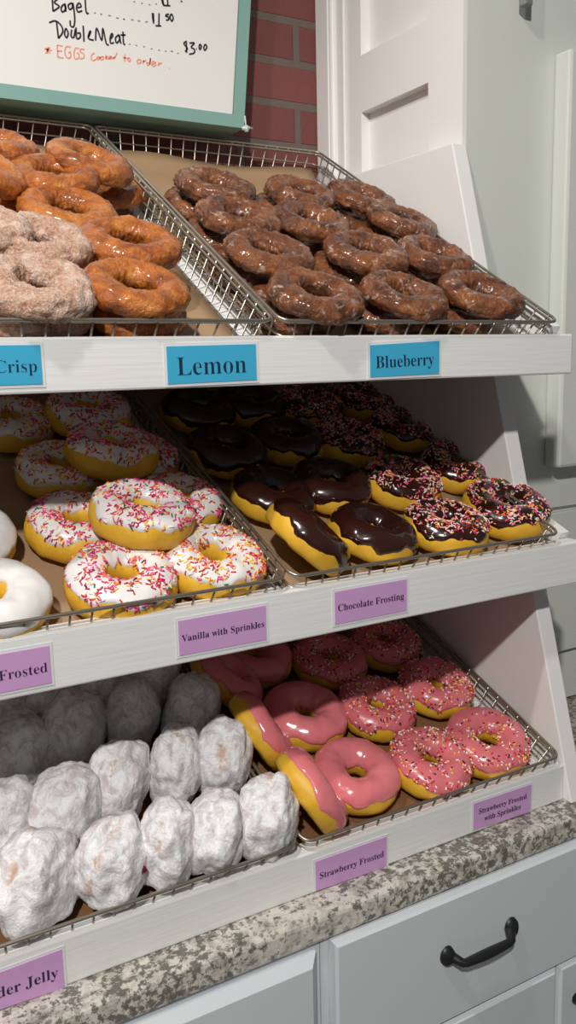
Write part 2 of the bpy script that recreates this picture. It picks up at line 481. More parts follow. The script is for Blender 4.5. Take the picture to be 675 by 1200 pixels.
INK_BLACK = [[(0.293,1.743),(0.293,1.728)],[(0.293,1.742),(0.299,1.742),(0.295,1.737),(0.3,1.734),(0.293,1.728)],[(0.305,1.737),(0.302,1.733),(0.303,1.729),(0.307,1.733),(0.306,1.738),(0.307,1.73)],[(0.314,1.74),(0.31,1.737),(0.311,1.733),(0.314,1.735),(0.315,1.74),(0.316,1.731),(0.316,1.722),(0.314,1.716),(0.311,1.717),(0.311,1.722)],[(0.32,1.736),(0.324,1.738),(0.322,1.741),(0.319,1.737),(0.32,1.732),(0.325,1.734)],[(0.329,1.747),(0.329,1.736),(0.33,1.732),(0.332,1.733)],[(0.296,1.719),(0.297,1.702)],[(0.288,1.716),(0.295,1.719),(0.301,1.715),(0.302,1.709),(0.297,1.702)],[(0.305,1.712),(0.304,1.707),(0.306,1.704),(0.308,1.709),(0.306,1.713),(0.305,1.712)],[(0.312,1.713),(0.311,1.706),(0.314,1.706),(0.316,1.714)],[(0.317,1.716),(0.317,1.705),(0.321,1.707),(0.321,1.711),(0.318,1.71)],[(0.325,1.719),(0.325,1.703)],[(0.33,1.708),(0.333,1.714),(0.332,1.714),(0.33,1.707),(0.336,1.706)],[(0.338,1.706),(0.34,1.719),(0.345,1.707),(0.347,1.72),(0.35,1.705),(0.353,1.704)],[(0.355,1.71),(0.358,1.714),(0.357,1.716),(0.355,1.712),(0.355,1.706),(0.359,1.707)],[(0.365,1.716),(0.361,1.712),(0.362,1.707),(0.366,1.712),(0.365,1.716),(0.367,1.707)],[(0.37,1.72),(0.37,1.708),(0.372,1.707)],[(0.367,1.716),(0.373,1.717)],[(0.445,1.721),(0.443,1.718),(0.447,1.714),(0.444,1.71)],[(0.446,1.722),(0.446,1.709)],[(0.45,1.72),(0.456,1.721),(0.452,1.716),(0.456,1.714),(0.455,1.71),(0.449,1.708)],[(0.458,1.715),(0.459,1.715)],[(0.463,1.721),(0.462,1.717),(0.463,1.715),(0.465,1.719),(0.463,1.721)],[(0.47,1.722),(0.468,1.718),(0.469,1.715),(0.472,1.719),(0.47,1.722)],[(0.406,1.745),(0.406,1.74),(0.407,1.734)],[(0.407,1.745),(0.407,1.736)],[(0.414,1.746),(0.413,1.733)],[(0.409,1.732),(0.416,1.733)],[(0.426,1.747),(0.423,1.746),(0.422,1.744),(0.425,1.744),(0.425,1.741),(0.422,1.74)],[(0.429,1.748),(0.427,1.744),(0.429,1.74),(0.431,1.744),(0.429,1.748)],[(0.418,1.761),(0.419,1.756)],[(0.419,1.761),(0.42,1.756)],[(0.425,1.764),(0.425,1.756)],[(0.419,1.755),(0.428,1.756)],[(0.441,1.763),(0.443,1.763)]]

INK_DASH = [[(0.338,1.734),(0.34,1.734)],[(0.345,1.734),(0.347,1.734)],[(0.354,1.734),(0.357,1.734)],[(0.363,1.733),(0.366,1.733)],[(0.371,1.733),(0.373,1.733)],[(0.371,1.733),(0.373,1.733)],[(0.38,1.734),(0.383,1.734)],[(0.388,1.734),(0.391,1.734)],[(0.397,1.734),(0.4,1.735)],[(0.376,1.708),(0.378,1.708)],[(0.384,1.708),(0.386,1.708)],[(0.393,1.708),(0.395,1.708)],[(0.402,1.707),(0.404,1.707)],[(0.411,1.707),(0.413,1.707)],[(0.419,1.707),(0.421,1.707)],[(0.426,1.708),(0.429,1.708)],[(0.434,1.707),(0.436,1.707)],[(0.384,1.753),(0.386,1.753)],[(0.393,1.753),(0.395,1.753)],[(0.402,1.753),(0.404,1.753)],[(0.41,1.755),(0.412,1.755)]]

INK_ORANGE = [[(0.281,1.689),(0.289,1.689)],[(0.285,1.692),(0.284,1.685)],[(0.282,1.691),(0.287,1.686)],[(0.287,1.692),(0.282,1.685)],[(0.295,1.695),(0.295,1.683)],[(0.295,1.695),(0.301,1.695)],[(0.295,1.689),(0.3,1.69)],[(0.295,1.683),(0.301,1.683)],[(0.31,1.695),(0.305,1.695),(0.303,1.689),(0.305,1.684),(0.309,1.685),(0.309,1.69),(0.307,1.689)],[(0.319,1.695),(0.315,1.695),(0.313,1.689),(0.314,1.684),(0.318,1.686),(0.318,1.69),(0.316,1.69)],[(0.325,1.695),(0.321,1.695),(0.32,1.692),(0.324,1.69),(0.323,1.686),(0.319,1.685)],[(0.336,1.693),(0.333,1.691),(0.332,1.687),(0.334,1.685),(0.337,1.687)],[(0.34,1.69),(0.338,1.688),(0.339,1.687),(0.342,1.689),(0.34,1.69)],[(0.345,1.691),(0.342,1.689),(0.344,1.687),(0.346,1.69),(0.345,1.691)],[(0.349,1.693),(0.348,1.688)],[(0.351,1.692),(0.349,1.69),(0.352,1.689)],[(0.353,1.69),(0.355,1.692),(0.353,1.692),(0.352,1.69),(0.355,1.69)],[(0.359,1.692),(0.356,1.691),(0.357,1.69),(0.359,1.692),(0.362,1.697)],[(0.371,1.697),(0.37,1.689)],[(0.368,1.693),(0.374,1.693)],[(0.375,1.694),(0.374,1.691),(0.376,1.69),(0.377,1.692),(0.375,1.694)],[(0.388,1.694),(0.385,1.692),(0.386,1.689),(0.39,1.692),(0.388,1.694)],[(0.393,1.694),(0.392,1.69)],[(0.392,1.692),(0.396,1.694)],[(0.399,1.692),(0.396,1.691),(0.398,1.689),(0.4,1.692),(0.401,1.697),(0.4,1.69)],[(0.403,1.691),(0.407,1.693),(0.404,1.694),(0.402,1.691),(0.404,1.689),(0.408,1.691)],[(0.411,1.694),(0.41,1.69)],[(0.411,1.692),(0.415,1.694)],[(0.423,1.689),(0.424,1.689)]]

GLYPHS = {'B':(442,[[16,0,16,17,45,22,62,32,72,51,75,82,75,369,69,412,62,425,51,433,15,439,15,455,220,455,297,448,352,429,385,396,396,351,389,314,369,284,335,261,287,247,345,231,386,206,410,173,418,132,415,102,406,76,392,54,371,35,314,9,238,0],[182,252,188,252,234,257,263,272,280,301,285,345,281,385,269,412,248,429,216,434,198,432,188,425,182,391],[222,24,259,30,283,49,296,81,301,128,295,176,277,208,245,225,197,231,182,231,182,65,190,33,202,26]]),'C':(468,[[257,-11,193,-3,137,20,91,56,56,104,34,162,26,228,33,293,56,351,92,399,139,435,195,458,259,465,309,459,367,440,388,435,408,442,419,465,437,465,437,308,420,308,392,364,356,407,313,434,265,443,212,429,174,389,152,321,144,226,152,137,177,74,219,37,278,24,318,29,358,45,395,71,428,106,447,89,409,45,365,14,314,-5]]),'F':(404,[[15,0,15,17,45,23,62,34,72,53,75,84,75,375,71,405,61,423,43,433,14,439,14,455,394,455,394,320,377,320,369,357,355,385,336,406,310,420,275,428,230,431,200,429,186,421,182,398,182,247,190,247,229,253,256,270,274,301,284,347,302,347,302,118,285,118,274,168,257,200,229,218,189,224,182,224,182,81,188,43,196,31,210,24,257,17,257,0]]),'J':(330,[[109,-65,78,-62,51,-54,29,-40,11,-22,1,-1,-3,23,0,45,11,61,26,71,44,75,64,72,79,62,89,47,93,28,85,-1,77,-19,84,-35,105,-40,126,-36,139,-25,148,21,148,367,142,409,135,422,122,430,79,439,79,455,314,455,314,439,277,431,266,423,260,411,255,367,255,89,246,21,218,-27,173,-55]]),'L':(426,[[15,0,15,17,45,22,62,32,72,50,75,81,75,379,72,407,62,425,45,435,16,439,16,455,250,455,250,439,208,434,196,427,188,416,182,379,182,83,185,47,200,31,234,28,278,31,315,40,345,56,370,80,391,112,409,154,427,154,402,0]]),'S':(390,[[43,-11,43,158,62,158,83,94,111,50,149,24,197,15,231,20,257,36,273,60,279,89,276,110,266,129,249,146,225,160,163,191,112,221,77,253,57,289,50,332,54,370,67,403,88,429,115,449,148,462,185,466,229,461,282,448,291,446,300,445,313,450,320,466,339,466,339,319,322,319,310,354,293,385,272,410,248,429,222,441,194,445,163,440,140,426,125,406,120,380,124,356,137,336,189,303,253,273,317,233,337,211,350,188,359,133,354,92,339,58,314,29,281,8,240,-6,192,-10,158,-8,126,1,98,9,85,12,69,7,61,-11]]),'V':(427,[[212,-13,44,381,22,420,8,432,-14,439,-14,455,211,455,211,439,166,432,156,423,152,410,161,378,259,143,348,377,355,409,352,423,342,432,299,439,299,455,442,455,442,439,423,436,408,427,382,383,230,-13]]),'a':(343,[[255,-10,232,-7,216,1,205,15,200,35,177,16,151,2,124,-6,95,-9,64,-4,40,11,25,34,20,63,23,84,31,104,44,121,63,136,119,164,199,190,199,241,196,266,187,282,171,292,148,296,115,290,104,274,113,257,123,231,120,215,110,202,95,194,77,191,58,194,45,203,36,218,33,236,37,258,49,278,69,295,95,308,126,316,162,318,223,312,263,292,286,258,293,210,293,62,295,40,304,34,320,42,329,28,294,-1],[151,34,174,41,199,63,199,169,164,157,138,138,123,114,118,84,120,62,126,46,137,37]]),'b':(360,[[43,-11,43,388,37,428,26,435,8,439,8,455,138,455,138,279,175,308,221,318,255,313,284,299,308,276,326,245,338,208,342,166,337,118,323,75,300,40,270,13,233,-4,192,-10,148,0,105,28,53,-11],[183,14,213,23,232,49,242,95,245,160,241,213,231,251,212,273,184,280,155,270,144,258,138,242,138,69,141,45,149,28,163,17]]),'c':(293,[[156,-10,119,-5,87,11,59,36,38,68,24,106,19,150,24,196,40,237,64,271,96,297,133,314,175,319,218,314,250,298,270,274,277,245,274,228,266,215,253,207,236,204,219,207,206,216,199,231,196,251,197,261,197,271,190,290,169,297,144,290,126,269,116,235,112,187,118,123,137,76,166,48,204,38,239,46,271,72,285,60,258,29,227,7,193,-6]]),'d':(370,[[140,-10,107,-5,78,10,53,35,35,66,23,104,19,147,23,196,36,237,56,272,81,297,112,313,146,318,189,309,223,280,223,401,220,419,212,430,198,437,176,439,176,455,319,455,319,75,325,41,335,33,353,28,353,11,294,6,223,-10,223,39,207,17,188,2,165,-7],[171,28,187,32,202,41,223,76,223,242,218,257,206,270,174,281,148,273,130,250,121,210,118,153,121,98,130,58,146,36]]),'e':(300,[[154,-10,117,-5,85,10,58,35,37,69,24,110,19,157,24,201,38,240,59,273,87,298,120,313,157,318,185,316,209,309,230,297,249,280,274,234,283,173,283,166,117,166,123,112,138,73,164,50,199,42,237,53,270,86,285,73,258,36,227,10,193,-5],[116,192,201,192,201,215,199,252,193,277,181,292,161,297,141,291,127,274,119,244,116,203]]),'g':(327,[[146,-140,89,-136,48,-122,22,-100,14,-75,17,-59,28,-46,45,-35,69,-26,35,-1,24,30,28,54,42,74,67,92,102,110,67,128,42,150,27,179,22,212,26,242,40,268,60,289,88,305,120,315,157,318,196,315,233,304,317,304,317,268,268,268,286,237,291,203,287,176,276,151,258,131,234,116,205,106,172,103,157,103,142,104,126,102,112,94,101,71,111,54,141,49,175,49,259,40,285,29,303,13,312,-9,316,-37,313,-60,305,-80,291,-98,272,-113,219,-133],[157,124,177,129,190,146,197,173,199,211,197,249,190,276,177,292,157,297,137,292,124,276,116,249,114,211,116,173,124,146,137,129],[161,-116,206,-113,238,-103,257,-88,263,-66,260,-51,249,-41,205,-34,97,-34,79,-52,73,-73,78,-89,95,-103,122,-113]]),'h':(380,[[18,0,18,16,45,26,52,56,52,399,46,429,19,440,19,455,148,455,148,267,168,289,191,305,216,315,243,318,281,311,308,292,325,259,330,212,330,56,337,26,363,16,363,0,202,0,202,16,207,16,219,18,228,26,233,38,235,56,235,217,229,258,219,268,203,271,173,262,148,235,148,56,154,26,164,19,180,16,180,0]]),'i':(198,[[101,362,81,366,65,376,54,392,50,412,54,432,65,449,81,459,101,463,121,459,137,449,147,432,151,412,147,392,136,376,120,366],[18,0,18,16,35,19,45,26,52,56,52,252,47,285,20,293,21,310,148,310,148,56,154,26,164,19,180,16,180,0]]),'k':(358,[[17,0,17,16,35,19,45,26,52,56,52,398,47,429,37,436,20,439,21,455,148,455,148,169,227,248,240,264,244,278,235,289,209,293,206,293,206,310,345,310,345,293,308,284,275,260,222,209,346,34,360,21,376,16,376,0,211,0,211,16,217,16,234,20,239,32,232,49,163,147,148,134,148,56,154,26,164,19,180,16,180,0]]),'l':(199,[[18,0,18,16,35,19,45,26,52,56,52,398,47,429,37,436,20,439,20,455,148,455,148,56,154,26,164,19,180,16,180,0]]),'m':(554,[[18,0,18,16,45,26,52,56,52,253,46,284,36,291,19,294,19,310,146,310,146,265,166,288,188,305,212,315,237,318,268,314,292,304,309,286,320,261,341,286,364,304,390,314,418,318,455,311,482,292,499,259,504,212,504,56,510,26,520,19,536,16,536,0,377,0,377,16,403,26,410,56,410,217,404,258,394,268,377,271,349,263,324,237,324,56,331,26,340,19,356,16,356,0,199,0,199,16,215,19,225,26,232,56,232,217,226,258,216,268,199,271,170,262,146,235,146,56,152,27,162,19,177,16,177,0]]),'n':(380,[[18,0,18,16,45,26,52,56,52,253,46,284,36,291,19,294,19,310,148,310,148,267,167,289,190,305,215,315,243,318,281,311,308,292,325,259,330,212,330,56,337,26,363,16,363,0,202,0,202,16,207,16,219,18,228,26,233,38,235,56,235,217,229,258,219,268,203,271,173,262,148,235,148,56,154,26,164,19,180,16,180,0]]),'o':(336,[[169,-10,127,-5,90,11,60,37,38,70,24,110,19,154,24,199,38,239,60,272,90,297,127,313,168,318,209,313,245,298,275,273,298,240,312,200,317,154,312,109,298,69,275,36,245,11,210,-5],[169,11,193,18,209,39,217,81,220,154,217,227,208,271,192,292,169,299,144,292,128,271,120,227,117,154,120,82,128,39,144,18]]),'p':(371,[[17,-139,17,-124,40,-117,50,-101,52,-64,52,243,46,283,19,295,19,310,143,310,143,263,160,287,180,305,203,315,230,319,264,314,293,298,317,273,335,241,346,203,350,160,346,113,334,72,316,38,291,12,261,-5,227,-10,204,-7,183,0,164,14,148,32,148,-58,152,-99,158,-110,167,-118,197,-123,197,-139],[195,28,222,36,239,59,249,99,253,154,250,208,241,248,225,270,199,278,170,267,148,235,148,69,167,38]]),'r':(287,[[18,0,18,16,35,19,45,26,52,56,52,252,46,285,37,291,20,293,21,310,146,310,146,252,165,280,187,301,210,314,233,318,258,315,275,304,286,287,289,266,286,248,278,234,264,225,248,222,222,231,207,250,189,260,175,255,162,241,152,220,149,192,149,56,151,37,159,25,197,16,197,0]]),'s':(288,[[151,-10,122,-6,87,6,73,9,59,4,51,-9,36,-9,36,105,53,105,66,68,87,39,112,21,140,15,162,18,179,27,189,40,192,58,183,84,156,105,107,130,76,148,54,169,41,193,37,220,44,259,65,291,98,312,141,319,166,316,199,308,206,306,213,305,223,309,230,319,244,319,244,222,228,222,215,254,196,277,174,291,149,296,130,294,116,286,108,274,105,259,115,232,146,212,191,189,221,172,241,151,253,126,257,95,250,51,228,18,194,-3]]),'t':(228,[[124,-9,89,-4,66,10,52,36,48,71,48,279,20,279,20,300,88,369,129,424,144,424,144,310,208,310,208,279,144,279,144,82,149,51,157,43,168,40,189,49,206,75,222,66,205,33,182,10,155,-4]]),'u':(374,[[131,-10,91,-3,65,17,51,51,46,97,46,248,39,282,29,291,11,294,11,310,142,310,142,74,151,46,162,38,177,36,205,44,228,66,228,248,221,283,210,291,189,294,189,310,324,310,324,70,331,39,342,33,360,30,360,13,299,7,228,-10,228,40,209,19,186,3,160,-7]]),'w':(434,[[122,-10,17,265,6,284,-11,293,-11,310,138,310,138,293,120,289,114,276,116,266,120,253,167,127,211,235,201,266,190,288,168,295,168,310,323,310,323,293,303,289,296,276,296,269,298,262,336,141,382,256,387,275,380,289,356,295,356,310,445,310,445,295,433,292,425,284,412,258,304,-10,289,-10,223,197,140,-10]]),'y':(300,[[52,-140,29,-136,10,-125,-3,-107,-7,-84,-4,-67,5,-53,18,-43,36,-40,64,-49,72,-61,75,-76,74,-81,74,-87,77,-96,86,-99,99,-92,114,-74,129,-44,140,-5,36,251,25,275,15,287,-3,293,-5,293,-5,310,162,310,162,293,136,289,128,275,130,267,133,257,185,119,230,241,236,260,238,274,236,284,229,289,203,293,203,310,300,310,300,293,287,290,277,281,259,242,162,-24,129,-96,95,-131]])}
# ------------------------------------------------------------------ the setting
b = MB(); b.box(-1.6, 1.6, 1.042, 1.10, 0, 2.5)
tag(b.build('wall_back', M['brick']), kind='structure')
b = MB(); b.box(-1.6, 1.6, -1.8, 1.10, -0.05, 0)
tag(b.build('floor', M['floor']), kind='structure')

# continuous granite worktop
b = MB(); b.box(-0.36, 1.2, 0.548, 1.04, 0.885, 0.91)
tag(b.build('granite_countertop', M['granite'], bevel=0.005, seg=3), 'speckled beige and grey granite countertop under the white donut rack', 'countertop')


# ------------------------------------------------------------------ base cabinets
def slab_front(x0, x1, z0, z1, y, th, ch):
    """drawer or door front with a chamfered edge"""
    b = MB()
    vs = [(x0, y + th, z0), (x1, y + th, z0), (x1, y + th, z1), (x0, y + th, z1),
          (x0, y + ch, z0), (x1, y + ch, z0), (x1, y + ch, z1), (x0, y + ch, z1),
          (x0 + ch, y, z0 + ch), (x1 - ch, y, z0 + ch), (x1 - ch, y, z1 - ch), (x0 + ch, y, z1 - ch)]
    fs = [(0, 1, 2, 3), (8, 11, 10, 9)]
    for k in range(4):
        j = (k + 1) % 4
        fs += [(k, k + 4, j + 4, j), (k + 4, k + 8, j + 8, j + 4)]
    b.add(vs, fs); return b


def pull_handle(p0, p1, out, drop, parent):
    b = MB()
    p0 = Vector(p0); p1 = Vector(p1); d = p1 - p0
    pts = []; rad = []
    for i in range(25):
        t = i / 24
        prof = min(1.0, (1 - abs(2 * t - 1)) * 3.4)
        prof = prof * prof * (3 - 2 * prof)
        p = p0 + d * t + Vector((0, -out * prof, -drop * prof - 0.0015 * math.sin(math.pi * t)))
        pts.append(p); rad.append(0.0035 + 0.0012 * math.sin(math.pi * t) ** 2 + 0.002 * (1 - prof))
    b.tube(pts, rad, 10)
    for p in (p0, p1):            # flared foot pads
        n = 14
        for (r0, y0, r1, y1) in ((1.0, 0.0, 0.9, -0.0035), (0.9, -0.0035, 0.45, -0.007)):
            r_a = [(p.x + 0.0078 * r0 * math.cos(2 * math.pi * k / n), p.y + y0, p.z + 0.0095 * r0 * math.sin(2 * math.pi * k / n)) for k in range(n)]
            r_b = [(p.x + 0.0078 * r1 * math.cos(2 * math.pi * k / n), p.y + y1, p.z + 0.0095 * r1 * math.sin(2 * math.pi * k / n)) for k in range(n)]
            b.add(r_a + r_b, [(k, (k + 1) % n, n + (k + 1) % n, n + k) for k in range(n)] + [tuple(range(n, 2 * n))], True)
    return b.build('handle', M['iron'], parent)


def base_cabinet(x0, x1, label):
    r = tag(empty('base_cabinet', ((x0 + x1) / 2, 0.8, 0)), label, 'cabinet', 'base cabinets under the counter')
    b = MB(); b.box(x0 - r.location.x, x1 - r.location.x, 0.553 - 0.8, 1.03 - 0.8, 0.0, 0.885)
    b.build('body', M['front_paint'], r)
    return r


def front(nm, r, x0, x1, z0, z1, ch, y=0.540):
    o = slab_front(x0, x1, z0, z1, y, 0.0125, ch).build(nm, M['front_paint'])
    o.parent = r; o.matrix_parent_inverse = Matrix.Translation(-r.location)
    return o


rc = base_cabinet(0.338, 0.90, 'pale grey base cabinet with black bar pull, below the strawberry donuts')
dr = front('drawer', rc, 0.3455, 0.655, 0.7625, 0.8843, 0.0022)
h = pull_handle((0.462, 0.540, 0.8305), (0.539, 0.540, 0.8305), 0.012, 0.004, dr); tag(h, 'matte black bar pull')
front('drawer', rc, 0.660, 0.895, 0.7625, 0.882, 0.0035)
front('door', rc, 0.3455, 0.6045, 0.10, 0.7600, 0.0045)
d2 = front('door', rc, 0.6065, 0.895, 0.10, 0.7600, 0.0045)
b = MB(); b.tube([(0.632, 0.541, 0.716), (0.632, 0.531, 0.716), (0.632, 0.527, 0.716), (0.632, 0.520, 0.716), (0.632, 0.516, 0.716)], [0.007, 0.004, 0.009, 0.010, 0.006], 12)
tag(b.build('knob', M['iron'], d2), 'round black knob')
lc = base_cabinet(-0.36, 0.337, 'pale grey base cabinet at the bottom left, without a visible pull')
front('drawer', lc, 0.02, 0.330, 0.7625, 0.882, 0.008, 0.539)
front('door', lc, 0.02, 0.330, 0.10, 0.7585, 0.008, 0.539)
front('drawer', lc, -0.355, 0.015, 0.7625, 0.882, 0.008, 0.539)
front('door', lc, -0.355, 0.015, 0.10, 0.7585, 0.008, 0.539)

# ------------------------------------------------------------------ tall cabinet on the right
tc_root = tag(empty('tall_cabinet', (0.9, 0.9, 0.911)), 'tall white cabinet with recessed side panels right of the donut rack', 'cabinet')
inv = Matrix.Translation(-tc_root.location)


def tpart(nm, b, mat, bevel=0):
    o = b.build(nm, mat, tc_root, bevel=bevel); o.matrix_parent_inverse = inv; return o


b = MB(); b.box(0.6845, 1.18, 0.766, 1.035, 0.911, 2.45); tpart('body', b, M['grey_paint'])
# framed side with two sunk panels
b = MB(); X0, X1 = 0.668, 0.684
b.box(X0, X1, 0.7663, 0.8245, 0.911, 2.45)
b.box(X0, X1, 0.956, 1.035, 0.911, 2.45)
b.box(X0, X1, 0.8245, 0.956, 1.662, 1.7285)
b.box(X0, X1, 0.8245, 0.956, 2.15, 2.45)
b.box(X0, X1, 0.8245, 0.956, 0.911, 1.05)
b.box(X0 + 0.013, X1, 0.8245, 0.956, 1.05, 1.662)
b.box(X0 + 0.013, X1, 0.8245, 0.956, 1.7285, 2.15)
tpart('side_panel', b, M['panel_paint'])
b = MB(); b.box(0.6555, 0.6678, 1.012, 1.0415, 0.911, 2.45); b.tube([(0.6625, 1.010, 0.911), (0.6625, 1.010, 2.45)], 0.006, 12); b.box(0.6635, 0.6678, 0.988, 1.012, 0.911, 2.45)
tpart('corner_molding', b, M['panel_paint'], 0.0015)
# front: drawers low down, fixed panel, overlay door
b = MB(); b.box(0.668, 1.18, 0.7598, 0.766, 1.170, 2.45); tpart('front_panel', b, M['grey_paint'])
b = MB(); b.box(0.668, 1.18, 0.757, 0.766, 0.981, 1.1635); tpart('drawer', b, M['grey_paint'], 0.001)
b = MB(); b.box(0.670, 1.18, 0.7625, 0.766, 0.913, 0.975); tpart('kick_rail', b, M['grey_paint'])
b = MB(); b.box(0.796, 1.17, 0.735, 0.7597, 1.2225, 1.691); tpart('door', b, M['grey_paint'], 0.004)
b = MB(); b.box(0.7335, 0.7445, 0.742, 0.752, 1.727, 1.86); b.box(0.736, 0.742, 0.752, 0.7598, 1.745, 1.753); b.box(0.736, 0.742, 0.752, 0.7598, 1.835, 1.843)
tag(tpart('handle', b, M['grey_metal'], 0.0015), 'grey bar handle at the top of the picture')

# ------------------------------------------------------------------ the donut rack
SHELF = {'top': (0.5978, 1.3753, 29.7), 'mid': (0.5874, 1.1743, 23.0), 'bot': (0.5777, 0.9481, 21.0)}


def frame_of(k):
    y0, z0, th = SHELF[k]; a = math.radians(th)
    return Matrix(((1, 0, 0, 0), (0, math.cos(a), -math.sin(a), y0), (0, math.sin(a), math.cos(a), z0), (0, 0, 0, 1)))


def panel_front(z): return 0.5777 + 0.2833 * (z - 0.9481)


XS = 0.646
rack = tag(empty('donut_display_rack', (0.2, 0.8, 0.9102)), 'white painted three-tier wooden display rack with sloping shelves on the granite counter', 'display rack')
rinv = Matrix.Translation(-rack.location)


def rpart(nm, b, bevel=0.0012):
    o = b.build(nm, M['white_paint'], rack, bevel=bevel); o.matrix_parent_inverse = rinv; return o


prof = [(panel_front(0.9102), 0.9102), (0.985, 0.9102), (0.985, 1.584), (panel_front(1.581), 1.581)]
for xa, xb in ((XS, XS + 0.0195), (-0.34, -0.32)):
    b = MB(); b.prism(prof, 0, xa, xb)
    o = rpart('side_panel', b); o.data.materials[0] = M['panel_paint']
for k, hh, xr in (('top', 0.0375, 0.6615), ('mid', 0.0425, 0.672), ('bot', 0.0379, XS - 0.0003)):
    y0, z0, th = SHELF[k]; a = math.radians(th); F = frame_of(k)
    N0, N1 = -0.0245, -0.0365
    b = MB()
    s1 = (1.012 - y0) / math.cos(a)
    if k != 'bot':
        sp = (panel_front(z0 + 0.03) - y0) / math.cos(a) - 0.004
        poly = [(-0.3195, 0.019), (xr, 0.019), (xr, sp), (XS - 0.0003, sp), (XS - 0.0003, s1), (-0.3195, s1)]
    else:
        poly = [(-0.3195, 0.019), (xr, 0.019), (xr, s1), (-0.3195, s1)]
    n = len(poly)
    vs = [F @ Vector((p[0], p[1], N0)) for p in poly] + [F @ Vector((p[0], p[1], N1)) for p in poly]
    b.add(vs, [tuple(range(n)), tuple(range(2 * n - 1, n - 1, -1))] + [(i, i + n, (i + 1) % n + n, (i + 1) % n) for i in range(n)])
    if k != 'bot':   # small end strip level with the lip
        q = [(xr - 0.012, 0.018), (xr, 0.018), (xr, sp), (xr - 0.012, sp)]
        vs = [F @ Vector((p[0], p[1], -0.001)) for p in q] + [F @ Vector((p[0], p[1], N0)) for p in q]
        b.add(vs, [(0, 1, 2, 3), (7, 6, 5, 4)] + [(i, i + 4, (i + 1) % 4 + 4, (i + 1) % 4) for i in range(4)])
    sh = rpart('shelf', b, 0)
    b = MB(); b.box(-0.3195, xr, y0, y0 + 0.0185, z0 - hh, z0)
    fo = b.build('front_lip', M['white_paint'], sh, bevel=0.0016); fo.matrix_parent_inverse = Matrix.Identity(4)


# ------------------------------------------------------------------ wire trays and their paper
TW, TL, TH, INS = 0.300, 0.480, 0.034, 0.006
RIM_N, FLOOR_N = 0.011, -0.023


def round_rect(x0, x1, y0, y1, r, z, seg=5):
    pts = []
    for cx, cy, a0 in ((x1 - r, y0 + r, -90), (x1 - r, y1 - r, 0), (x0 + r, y1 - r, 90), (x0 + r, y0 + r, 180)):
        for i in range(seg + 1):
            a = math.radians(a0 + 90 * i / seg)
            pts.append((cx + r * math.cos(a), cy + r * math.sin(a), z))
    return pts


def make_tray_meshes():
    b = MB(); b.tube(round_rect(0, TW, 0, TL, 0.010, 0), 0.0015, 8, True)
    rim = b.mesh('rim', M['steel'])
    b = MB(); b.tube(round_rect(0.0026, TW - 0.0026, 0.0026, TL - 0.0026, 0.008, -0.0026), 0.0012, 6, True)
    brace = b.mesh('rim_brace', M['steel'])
    b = MB()
    nx, ny = 18, 29
    for i in range(nx):
        x = 0.014 + (TW - 0.028) * i / (nx - 1)
        xi = INS + (TW - 2 * INS) * (x / TW)
        b.tube([(x, 0.001, 0), (xi, INS - 0.001, -TH + 0.002), (xi, INS + 0.001, -TH), (xi, TL - INS - 0.001, -TH), (xi, TL - INS + 0.001, -TH + 0.002), (x, TL - 0.001, 0)], 0.0009, 6)
    for j in range(ny):
        y = 0.014 + (TL - 0.028) * j / (ny - 1)
        yi = INS + (TL - 2 * INS) * (y / TL)
        b.tube([(0.001, y, 0), (INS - 0.001, yi, -TH + 0.002), (INS + 0.001, yi, -TH + 0.0015), (TW - INS - 0.001, yi, -TH + 0.0015), (TW - INS + 0.001, yi, -TH + 0.002), (TW - 0.001, y, 0)], 0.0009, 6)
    b.tube(round_rect(INS / 2, TW - INS / 2, INS / 2, TL - INS / 2, 0.008, -TH * 0.44), 0.0010, 6, True)
    b.tube(round_rect(INS, TW - INS, INS, TL - INS, 0.007, -TH), 0.0013, 6, True)
    return rim, brace, b.mesh('wire_basket', M['steel'])


TRAY = make_tray_meshes()


def sheet(w, l, seed, mat, curl):
    """a limp sheet of paper with thickness"""
    nx, ny = 20, 34
    b = MB(); top = []; bot = []
    for j in range(ny + 1):
        for i in range(nx + 1):
            x = w * i / nx; y = l * j / ny
            wv = 0.0006 + 0.0006 * noise.noise(Vector((x * 14 + seed, y * 14, seed)))
            u = j / ny
            if u > 0.93: wv += curl * ((u - 0.93) / 0.07) ** 1.4 * (0.7 + 0.3 * math.sin(x * 30 + seed))
            top.append((x, y, wv + 0.0004)); bot.append((x, y, wv))
    n = len(top); q = []
    for j in range(ny):
        for i in range(nx):
            a = j * (nx + 1) + i
            q.append((a, a + 1, a + nx + 2, a + nx + 1)); q.append((n + a, n + a + nx + 1, n + a + nx + 2, n + a + 1))
    for j in range(ny):
        for i in (0, nx):
            a = j * (nx + 1) + i; q.append((a, a + nx + 1, n + a + nx + 1, n + a))
    for i in range(nx):
        for j in (0, ny):
            a = j * (nx + 1) + i; q.append((a, a + 1, n + a + 1, n + a))
    b.add(top + bot, q, True)
    return b.mesh('parchment_liner', mat)


